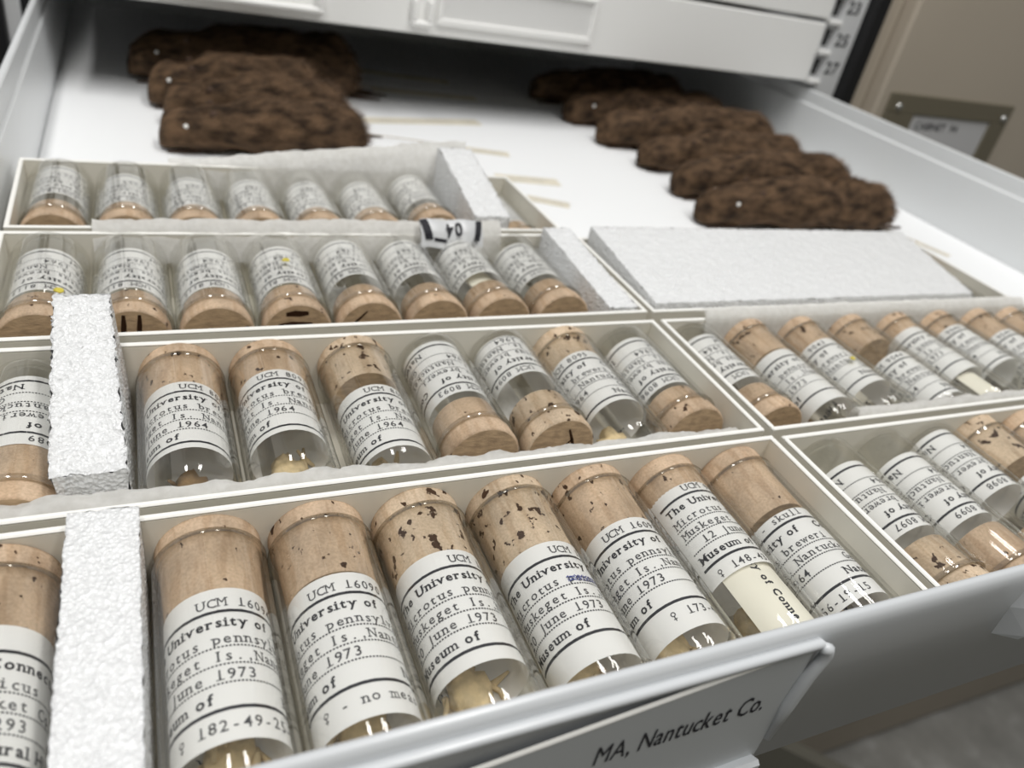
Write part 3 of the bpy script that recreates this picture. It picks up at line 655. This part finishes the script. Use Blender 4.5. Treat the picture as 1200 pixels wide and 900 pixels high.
def blk(x0, x1, y0, y1, z0, z1, zf=None):
    zf = z1 if zf is None else zf
    return [(x0, y0, z0), (x1, y0, z0), (x1, y1, z0), (x0, y1, z0)], [(x0, y0, z1), (x1, y0, z1), (x1, y1, zf), (x0, y1, zf)]
a, b = blk(-22.6, -8.0, 76, 147.5, 1.4, 35, 35); foam_block('foam_spacer', 'white foam strip standing in the front tray between the two leftmost vials', a, b, 60, .25, 1)
a, b = blk(-23.6, -10.6, 165.5, 225.6, 1.4, 31, 48.5); b = [(-27.6, b[0][1], b[0][2]), b[1], (-13.5, b[2][1], b[2][2]), (-28, b[3][1], b[3][2])]; foam_block('foam_spacer', 'tall white foam strip in the second tray poking up over the third-row tray', a, b, 55, .5, 2)
a, b = blk(170.5, 184.5, 238, 308.5, 1.4, 30.5, 35); foam_block('foam_spacer', 'white foam strip at the right end of the third-row tray', a, b, 50, .3, 3)
a, b = blk(140.5, 159.0, 323, 386.0, 1.4, 34, 46); foam_block('foam_spacer', 'white foam wedge leaning in the right end of the rearmost tray', a, b, 50, .4, 4)
tz = 36.0
T4 = [on_z(765, 359, tz), on_z(1138, 346, tz), on_z(1068, 274, tz), on_z(690, 266, tz)]
T4[0][1] = T4[1][1] = 237.5; T4[3][0] = max(T4[3][0], 192.8); T4[0][0] = 193.0; T4[2][1] = T4[3][1] = 306.0; T4[1][0] = 398; T4[2][0] = 412; T4[0][2] = T4[1][2] = 32.0; T4[2][2] = T4[3][2] = 37.0
foam_block('foam_slab', 'large white foam slab filling the tray beside the right-hand fur skins', [(min(p[0], 398), p[1], 1.4) for p in T4], T4, 90, .3, 5)

# ------------------------------------------------------------------ cotton wadding
def smooth_noise(seed, n):
    rs = np.random.RandomState(seed); k = [(rs.uniform(.04, .5), rs.uniform(0, 6.28), rs.uniform(.3, 1)) for _ in range(n)]
    return lambda x: sum(a*math.sin(w*x+p) for w, p, a in k)/sum(a for _, _, a in k)
def wad(label, x0, x1, prof, amp=(1.5, 2.0), seed=1, nx=90, th=1.2, slope=0.0, rise=0.0):
    """a crumpled strip running along x; prof: list of (y, z) from front to back"""
    nz = [smooth_noise(seed*31+j, 7) for j in range(len(prof)*2)]; rs = np.random.RandomState(seed); c = ((x0+x1)/2, prof[0][0], min(p[1] for p in prof))
    mb = MB(); m_ = len(prof)
    for off in (0, -th):
        v = []
        for i in range(nx+1):
            x = x0+(x1-x0)*i/nx
            for j, (y, z) in enumerate(prof):
                w = math.sin(math.pi*min(1, j/(m_-1)))**.5 if m_ > 2 else 1
                zz = z+off+rise*(x-x0)*j/(m_-1)+nz[j](x)*amp[1]*(1 if 0 < j else .2)+rs.uniform(-.28, .28)
                v.append((x-c[0], y+slope*(x-x0)+nz[m_+j](x)*amp[0]*(.3 if j in (0,) else 1)-c[1]-off*.3, max(zz, c[2]+(.3 if off == 0 else .1))-c[2]))
        f = [(i*m_+j, (i+1)*m_+j, (i+1)*m_+j+1, i*m_+j+1) for i in range(nx) for j in range(m_-1)]
        mb.add(v, f if off == 0 else [q[::-1] for q in f], 0, True)
    o = mb.build('cotton_wadding', 'tissue', None, loc=c); return tag(o, label, 'wadding', 'cotton wadding in the trays')
wad('grey-white cotton wadding along the front wall of the second left tray', -40, 183, [(154.7, 1.5), (154.9, 20), (155.3, 23), (156.2, 25.8), (158, 28.2), (160, 28.6), (162, 27.6), (163.5, 25), (165, 20)], (.8, 2.6), 1, 170, 1.2, 0.0, -0.024)
wad('cotton wadding along the front wall of the second right tray', 236, 425, [(154.4, 1.6), (154.6, 20), (155.2, 27), (157, 30), (159.5, 29), (161, 20)], (.5, 2.2), 3, 100)
wad('cotton wadding behind the corks along the back wall of the second right tray', 212, 426, [(223.0, 6), (224.0, 18), (224.6, 27), (225.2, 30.5), (226.4, 32.6), (228.5, 33.6), (231, 33)], (.4, .9), 4, 100)
wad('cotton wadding draped over the back rim of the third-row tray', -22, 150, [(306.5, 18), (308, 26), (309.8, 30.5), (312.5, 33), (315.5, 33), (318.5, 31)], (.6, 1.4), 5, 90, .5, 0.008, 0.012)
wad('thin cotton sheet standing up behind the rearmost vials', 8, 158, [(384.5, 14), (386.5, 24), (387.4, 27), (388.5, 29.5), (390.5, 30.6), (393, 30.4)], (.8, 1.4), 6, 80, .5, 0.0, 0.122)

# ------------------------------------------------------------------ printed plastic strip on the wadding of the third row
c0 = on_z(527, 272, 32)
pf = MB(); n = 16; v = []
for i in range(n+1):
    x = -15+30*i/n
    for (yy, zz) in ((-6.2, -8.5), (-4.0, -2.5), (-1.0, 0.4), (2.2, 1.6)): v.append((x, yy+.35*math.sin(i*.9), zz+.5*math.sin(i*.7)))
f_ = [(i*4+j, (i+1)*4+j, (i+1)*4+j+1, i*4+j+1) for i in range(n) for j in range(3)]
pf.add(v, f_, 0, True); pf.add([(a, b_+.1, c_-.15) for a, b_, c_ in v], [q[::-1] for q in f_], 0, True)
strip = tag(pf.build('plastic_strip', 'film', None, loc=(123.5, 309.5, 35.2)), 'whitish plastic strip printed 04 upside down between the two rear left trays', 'strip')
pr = Print(); pr.text('04', -4.6, 2.2, 5.0, serif=False, bold=True)
for sgn in (-1, 1):
    a0, a1 = (-14.2, -11.2) if sgn < 0 else (10.6, 14.2)
    for q in range(8):
        b0, b1 = -3.9+q, -2.9+q; f0, f1 = sgn*(b0*.3), sgn*(b1*.3); pr.poly([(a0+f0, b0), (a0+f1, b1), (a1+f1, b1), (a1+f0, b0)], [(0, 1, 2, 3)])
pr.poly([(3, -4.4), (3, -3.2), (9, -3.2), (9, -4.4)], [(0, 1, 2, 3)])
def on_strip(a, b):          # upside down: s runs to the left, t runs up, following the strip's fold
    t = (b+4.4)/8.8; x = -a; P_ = [(-5.2, -6.2), (-4.0, -2.5), (-1.0, .4), (2.0, 1.5)]
    q = min(2.999, t*3); j = int(q); w = q-j; i = (x+15)/30*16
    return (x, P_[j][0]*(1-w)+P_[j+1][0]*w+.35*math.sin(i*.9)-.45, P_[j][1]*(1-w)+P_[j+1][1]*w+.5*math.sin(i*.7)+.5)
link('lettering', pr.mesh('lettering', on_strip, ['ink']), strip)

# ------------------------------------------------------------------ skulls and bones inside the vials
def skull(x, y, z, yaw, label, kind='bone', k=1.0, pitch=0.0, roll=0.0):
    o = thing('skull', label, 'skull', (x, y, z), (math.radians(roll), math.radians(pitch), math.radians(yaw)), 'small skulls and bones in the vials')
    def shp(p, q):           # braincase narrows to the snout along +x
        t = (p[0]+1)/2; w = 1-0.62*t**1.6; return np.array([q[0], q[1]*w, q[2]*(1-.45*t**1.3)])*(1+.10*math.sin(p[0]*7+p[1]*5)+.08*math.sin(p[1]*11-p[0]*4+p[2]*6))*(1-.22*math.exp(-((p[0]-.35)/.18)**2)*abs(p[1]))
    MB().ellipsoid((0, 0, 5*k), (11.5*k, 6.6*k, 4.6*k), 18, 12, fn=shp).build('cranium', kind, o)
    for sg in (-1, 1):
        MB().tube([(-4*k, sg*5.2*k, 4*k), (-1*k, sg*7.6*k, 3.4*k), (3*k, sg*7.2*k, 3.2*k), (7*k, sg*3.4*k, 3.4*k)], [.9*k, .7*k, .7*k, .9*k], 7).build('zygomatic_arch', kind, o)
        MB().tube([(11*k, sg*.9*k, 4.6*k), (12.6*k, sg*.8*k, 3.4*k), (12.6*k, sg*.7*k, 1.4*k)], [.8*k, .7*k, .35*k], 6).build('incisor', kind, o)
        MB().tube([(-5*k, sg*5.6*k, 3.6*k), (-3.4*k, sg*5*k, 1.2*k), (2*k, sg*3*k, .9*k), (8*k, sg*1.4*k, 1.3*k), (11.2*k, sg*.7*k, 2.4*k)], [.8*k, 1.5*k, 1.4*k, 1.0*k, .4*k], 7).build('mandible', kind, o)
    rs = np.random.RandomState(int(abs(x*13+y*7))); 
    for q in range(7):
        c_ = np.array([rs.uniform(-9, 9)*k, rs.uniform(-8, 8)*k, rs.uniform(1, 8)*k]); d_ = unit(rs.uniform(-1, 1, 3))*rs.uniform(2.5, 5)*k; e_ = np.cross(d_, rs.uniform(-1, 1, 3))*.35
        MB().tube([c_-d_, c_+e_, c_+d_], [.5*k, rs.uniform(.7, 1.5)*k, .4*k], 6).build('bone', kind, o)
    return o
zi = 4.8
skull(xs1[0], 91, zi, -95, 'brown skull at the bottom of the leftmost front vial', 'bone_dark', 0.95)
skull(xs1[1], 91, zi, -85, 'yellowish skull at the bottom of the vial marked 182-49-25', 'bone', 1.00)
skull(xs1[2], 91, zi, -100, 'cream skull at the bottom of the vial reading no meas', 'bone', 0.95)
skull(xs1[3], 93, zi, -80, 'cream skull with open arches below the label of the pitted-cork front vial', 'bone', 1.00)
skull(xs1[4], 91, zi, -95, 'cream skull under the label struck out in blue', 'bone', 0.95)
skull(xs1[5], 91, zi, -84, 'tan skull at the bottom of the vial marked 173-4', 'bone', 1.00)
skull(xs1[6], 91, zi, -100, 'yellow bone pieces at the bottom of the vial holding a cream slip', 'bone', 0.90)
skull(xs1[7], 93, zi, -90, 'dark brown skull at the bottom of the end vial reading skull', 'bone_dark', 0.95)
skull(5, 175, zi+2, -80, 'orange-brown skull at the bottom of vial 8090', 'bone_dark', .85)
skull(32, 176, zi+2, -80, 'pale yellow skull at the bottom of vial 8091', 'bone', .95)
skull(60.8, 172, zi+2, -75, 'yellow-green skull at the bottom of vial 8092', 'bone', .8)
skull(117.5, 190, zi+2.4, 95, 'dark brown skull behind the cork of vial 8094', 'bone_dark', .9)
skull(144.5, 173, zi+2, -85, 'tan pen-marked skull at the bottom of vial 8095', 'bone', .9)
skull(71.6, 268, zi+2, 90, 'olive-brown bones behind the cork in the middle third-row vial', 'bone_dark', .85)
skull(99.4, 268, zi+2, 80, 'brown skull behind the cork left of the 04 strip', 'bone_dark', .85)
skull(127.6, 270, zi+2, 100, 'pale bones behind the cork under the 04 strip', 'bone', .85)
skull(126.0, 345, zi+4, 100, 'dark bones in the vial beside the foam wedge', 'bone_dark', .8)
skull(-37.5, 345, zi+2, 90, 'grey-brown bones in the leftmost rear tray vial', 'bone_dark', .8)
skull(236.2, 168, zi+1, 70, 'brown bones at the bottom of the long-label vial in the right tray', 'bone_dark', .8)
skull(266.0, 170, zi+1, 90, 'orange-brown skull at the bottom of the yellow-flecked vial', 'bone_dark', .8)
skull(297.5, 167, zi+1, 60, 'tan skull at the bottom of the low-label vial', 'bone', .75)
skull(328.0, 172, zi+1, 110, 'brown skull behind the beige slip in the right tray', 'bone_dark', .8)
skull(266.5, 108, zi, 80, 'olive bone chips near the cork of vial 8098', 'bone_dark', .6)

def slip(x, y, z, w, l, yaw, label, txt='', curl=9.0):
    """a curled paper slip lying inside a tube"""
    mb = MB(); n = 12; v = []
    for i in range(n+1):
        th = (i/n-.5)*w/curl
        for yy in (-l/2, l/2): v.append((curl*math.sin(th), yy, curl*(math.cos(th)-1)))
    f_ = [(2*i, 2*i+2, 2*i+3, 2*i+1) for i in range(n)]
    mb.add(v, f_, 0, True); mb.add([(a*.985, b_, c_-.15) for a, b_, c_ in v], [q[::-1] for q in f_], 0, True)
    o = tag(mb.build('paper_slip', 'slip', None, loc=(x, y, z), rot=(0, 0, math.radians(yaw))), label, 'paper slip')
    if txt:
        pr = Print(); pr.text(txt, -l/2+1, 0.8, 2.3, bold=True, track=1.3)
        link('lettering', pr.mesh('lettering', lambda a, b: (curl*math.sin(-b/curl), -a, curl*(math.cos(b/curl)-1)+.12), ['ink']), o)
    return o
slip(xs1[6], 94, 26.3, 21, 24, 0, 'turned cream slip reading ity of Conne below the high label in the front tray', 'ity of Conne', 11.2)
slip(328.0, 170, 25.2, 15, 18, 0, 'beige folded slip at the bottom of a right-hand tray vial', '', 11.0)
slip(127.6, 276, 26.0, 14, 12, 12, 'pale paper scrap beside the bones under the 04 strip', '', 10.5)
def fleck(x, y, z, r, label, seed):
    rs = random.Random(seed); n = 9; poly = [(x_, y_) for x_, y_ in [((r*rs.uniform(.6, 1.1))*math.cos(2*math.pi*k/n), (r*rs.uniform(.6, 1.1))*math.sin(2*math.pi*k/n)) for k in range(n)]]
    mb = MB().prism(poly, 'z', 0, .35); return tag(mb.build('yellow_fleck', 'yellow', None, loc=(x, y, z)), label, 'fleck')
fleck(45.8, 281, 31.95, 1.7, 'small yellow fleck on the label of a third-row vial with gashed cork', 3)
fleck(-30.5, 262, 30.45, 1.9, 'pale yellow fleck on the leftmost third-row vial', 4)
fleck(263, 189, 30.5, 1.4, 'yellow fleck on a label in the second-row right tray', 5)

# ------------------------------------------------------------------ fur study skins
def vole(x0, y, ln, wd, ht, label, yaw=0.0, seed=1, paper=None, eye=True, waist=0.0, tail=26):
    """head towards -x; x0 = nose"""
    rs = np.random.RandomState(seed); o = thing('vole_skin', label, 'animal skin', (x0+ln/2, y, 0.1), (0, 0, math.radians(yaw)), 'brown fur study skins')
    nu, nv = 46, 26; ph = rs.uniform(0, 6, 6)
    def prof(t):
        if t < .14: head = .28+.46*math.sqrt(max(0, 1-(1-t/.14)**2)) if t > 0 else .2
        else: q = min(1, (t-.14)/.34); head = .74+.26*(q*q*(3-2*q))
        if t > .86: head *= math.sqrt(max(0, 1-((t-.86)/.14)**2))
        return head*(1-waist*math.exp(-((t-.66)/.05)**2))
    def P(t, a, g=0.0):
        r = prof(t); lump = 1+.06*math.sin(9*t*3+2*a+ph[0])+.05*math.sin(17*t+3*a+ph[1])+.04*math.sin(31*t+ph[2]-4*a)
        cy, cz = math.sin(a), math.cos(a)
        zz = ht*r*.5*(1+cz*lump) if r > 0 else 0
        return np.array([(t-.5)*ln, wd*.5*r*lump*cy, max(.2, ht*.5*r*(1+cz*lump)+(ht*.08*(1-r) if t < .4 else ht*.1*(1-r)))])
    v = [P(i/nu, 2*math.pi*k/nv) for i in range(nu+1) for k in range(nv)]
    f_ = [(i*nv+k, i*nv+(k+1) % nv, (i+1)*nv+(k+1) % nv, (i+1)*nv+k) for i in range(nu) for k in range(nv)]+[tuple(range(nv))[::-1], tuple(nu*nv+k for k in range(nv))]
    MB().add(v, f_, 0, True).build('body', 'fur', o)
    hv = []; hf = []
    for q in range(5200):
        t = rs.uniform(.01, .995); a = rs.uniform(-math.pi*.62, math.pi*.62); p = P(t, a)
        nrm_ = unit(np.array([0, math.sin(a)/max(wd, 1), math.cos(a)/max(ht, 1)])); L_ = rs.uniform(2.5, 6.0)*(.45 if t < .16 else 1)
        d_ = unit(np.array([1.0, 0, 0])*1.0+nrm_*rs.uniform(.15, .6)+rs.uniform(-.28, .28, 3)); side_ = unit(np.cross(d_, nrm_)+1e-6)
        hv += [p-side_*.28-nrm_*.3, p+side_*.28-nrm_*.3, p+d_*L_]; hf.append((3*q, 3*q+1, 3*q+2))
    hair = MB().add(hv, hf, 0, False).build('fur', 'fur_hair', o); hair['kind'] = 'stuff'
    hz = lambda t: P(t, 0)[2]
    for sg in (-1, 1):
        if eye: e = P(.115, sg*math.pi*.36); MB().ellipsoid((e[0], e[1]*1.02, e[2]), (1.4, 1.1, 1.4), 10, 7).build('eye', 'cotton', o)
        e = P(.24, sg*math.pi*.22); MB().ellipsoid((e[0], e[1], e[2]), (2.6, 1.2, 2.8), 10, 7).build('ear', 'skin', o)
        MB().tube([((.18-.5)*ln, sg*wd*.18, 1.6), ((.10-.5)*ln, sg*wd*.20, 1.0), ((.03-.5)*ln, sg*wd*.22, .9)], [1.6, 1.2, .6], 6).build('forefoot', 'skin', o)
        MB().tube([((.95-.5)*ln, sg*wd*.2, 2.0), ((1.02-.5)*ln, sg*wd*.22, 1.2), ((1.10-.5)*ln, sg*wd*.22, .9)], [1.7, 1.2, .6], 6).build('hindfoot', 'skin', o)
    MB().tube([((.96-.5)*ln, 0, 3), ((1.0-.5)*ln+6, 0, 1.8), (.5*ln+tail, 1, 1.2)], [2.2, 1.6, .7], 7).build('tail', 'skin', o)
    if paper:
        (ax, ay), (bx, by), w = paper; cxx, cyy = (ax+bx)/2-(x0+ln/2), (ay+by)/2-y; L_ = math.hypot(bx-ax, by-ay)
        tg = MB().box(-L_/2, L_/2, -w/2, w/2, 0, .4).build('tag', 'tag', o, loc=(cxx, cyy, .1), rot=(0, 0, math.atan2(by-ay, bx-ax)))
        pr = Print(); pr.rule(-L_/2+4, L_/2-4, -w*.12, .5, seg=3); pr.rule(-L_/2+4, L_/2-9, w*.14, .5, seg=3)
        link('lettering', pr.mesh('lettering', lambda a, b: (a, -b, .45), ['greyink']), tg)
        MB().tube([(.5*ln-4, 3, 3), (ax-(x0+ln/2)-4, ay-y+2, 1.5), (ax-(x0+ln/2)+2, ay-y, .7)], .35, 5).build('string', 'string', o)
    return o
vole(6, 499, 126, 40, 33, 'front brown fur skin of the left-hand pile, pale eye dot at its left', 1.0, 11)
vole(10, 543, 118, 38, 36, 'dark fur skin second from the front on the left', -1.0, 12, ((213, 531), (246, 524), 10), eye=False)
vole(2, 586, 116, 44, 38, 'fur skin third from the front on the left, shorter than the rear one', 0.5, 13, ((150, 582), (250, 597), 14))
vole(-10, 650, 170, 54, 44, 'largest reddish-brown fur skin at the back of the left pile', 1.5, 14, ((180, 674), (275, 668), 13))
vole(335, 398, 170, 40, 36, 'front dark brown fur skin on the right behind the foam slab, pinched at its rump', -1.5, 21, ((523, 374), (532, 350), 6), waist=.22)
vole(348, 452, 166, 42, 36, 'second brown fur skin from the front on the right', 1.0, 22, ((534, 476), (566, 470), 9), eye=False)
vole(352, 508, 160, 40, 33, 'third brown fur skin from the front on the right', 0.0, 23, eye=False)
vole(343, 562, 180, 44, 38, 'fourth brown fur skin on the right, reddish with a square rump', -0.5, 24, ((532, 586), (567, 590), 11), eye=False)
vole(340, 622, 170, 44, 36, 'fifth fur skin on the right with a pale eye dot, partly under the upper drawer', 0.0, 25, ((520, 650), (560, 652), 11))
vole(336, 690, 170, 44, 36, 'rearmost fur skin on the right, dark in the shade of the upper drawer', 0.0, 26, eye=False)
for (ax, ay, bx, by, w, t_) in ((178, 738, 265, 724, 13, 'brown paper tag in the shade behind the left fur skins'), (216, 472, 262, 466, 13, 'buff paper tag lying beside the rear tray, nearest the foam wedge'), (224, 436, 250, 424, 10, 'buff paper tag lying right of the rear tray edge')):
    o = tag(MB().box(-math.hypot(bx-ax, by-ay)/2, math.hypot(bx-ax, by-ay)/2, -w/2, w/2, 0, .4).build('paper_tag', 'tag', None, loc=((ax+bx)/2, (ay+by)/2, .1), rot=(0, 0, math.atan2(by-ay, bx-ax))), t_, 'tag')
    pr = Print(); pr.rule(-16, 16, -2, .5, seg=2); pr.rule(-16, 10, 1.5, .5, seg=2)
    link('lettering', pr.mesh('lettering', lambda a, b: (a, -b, .45), ['greyink']), o)
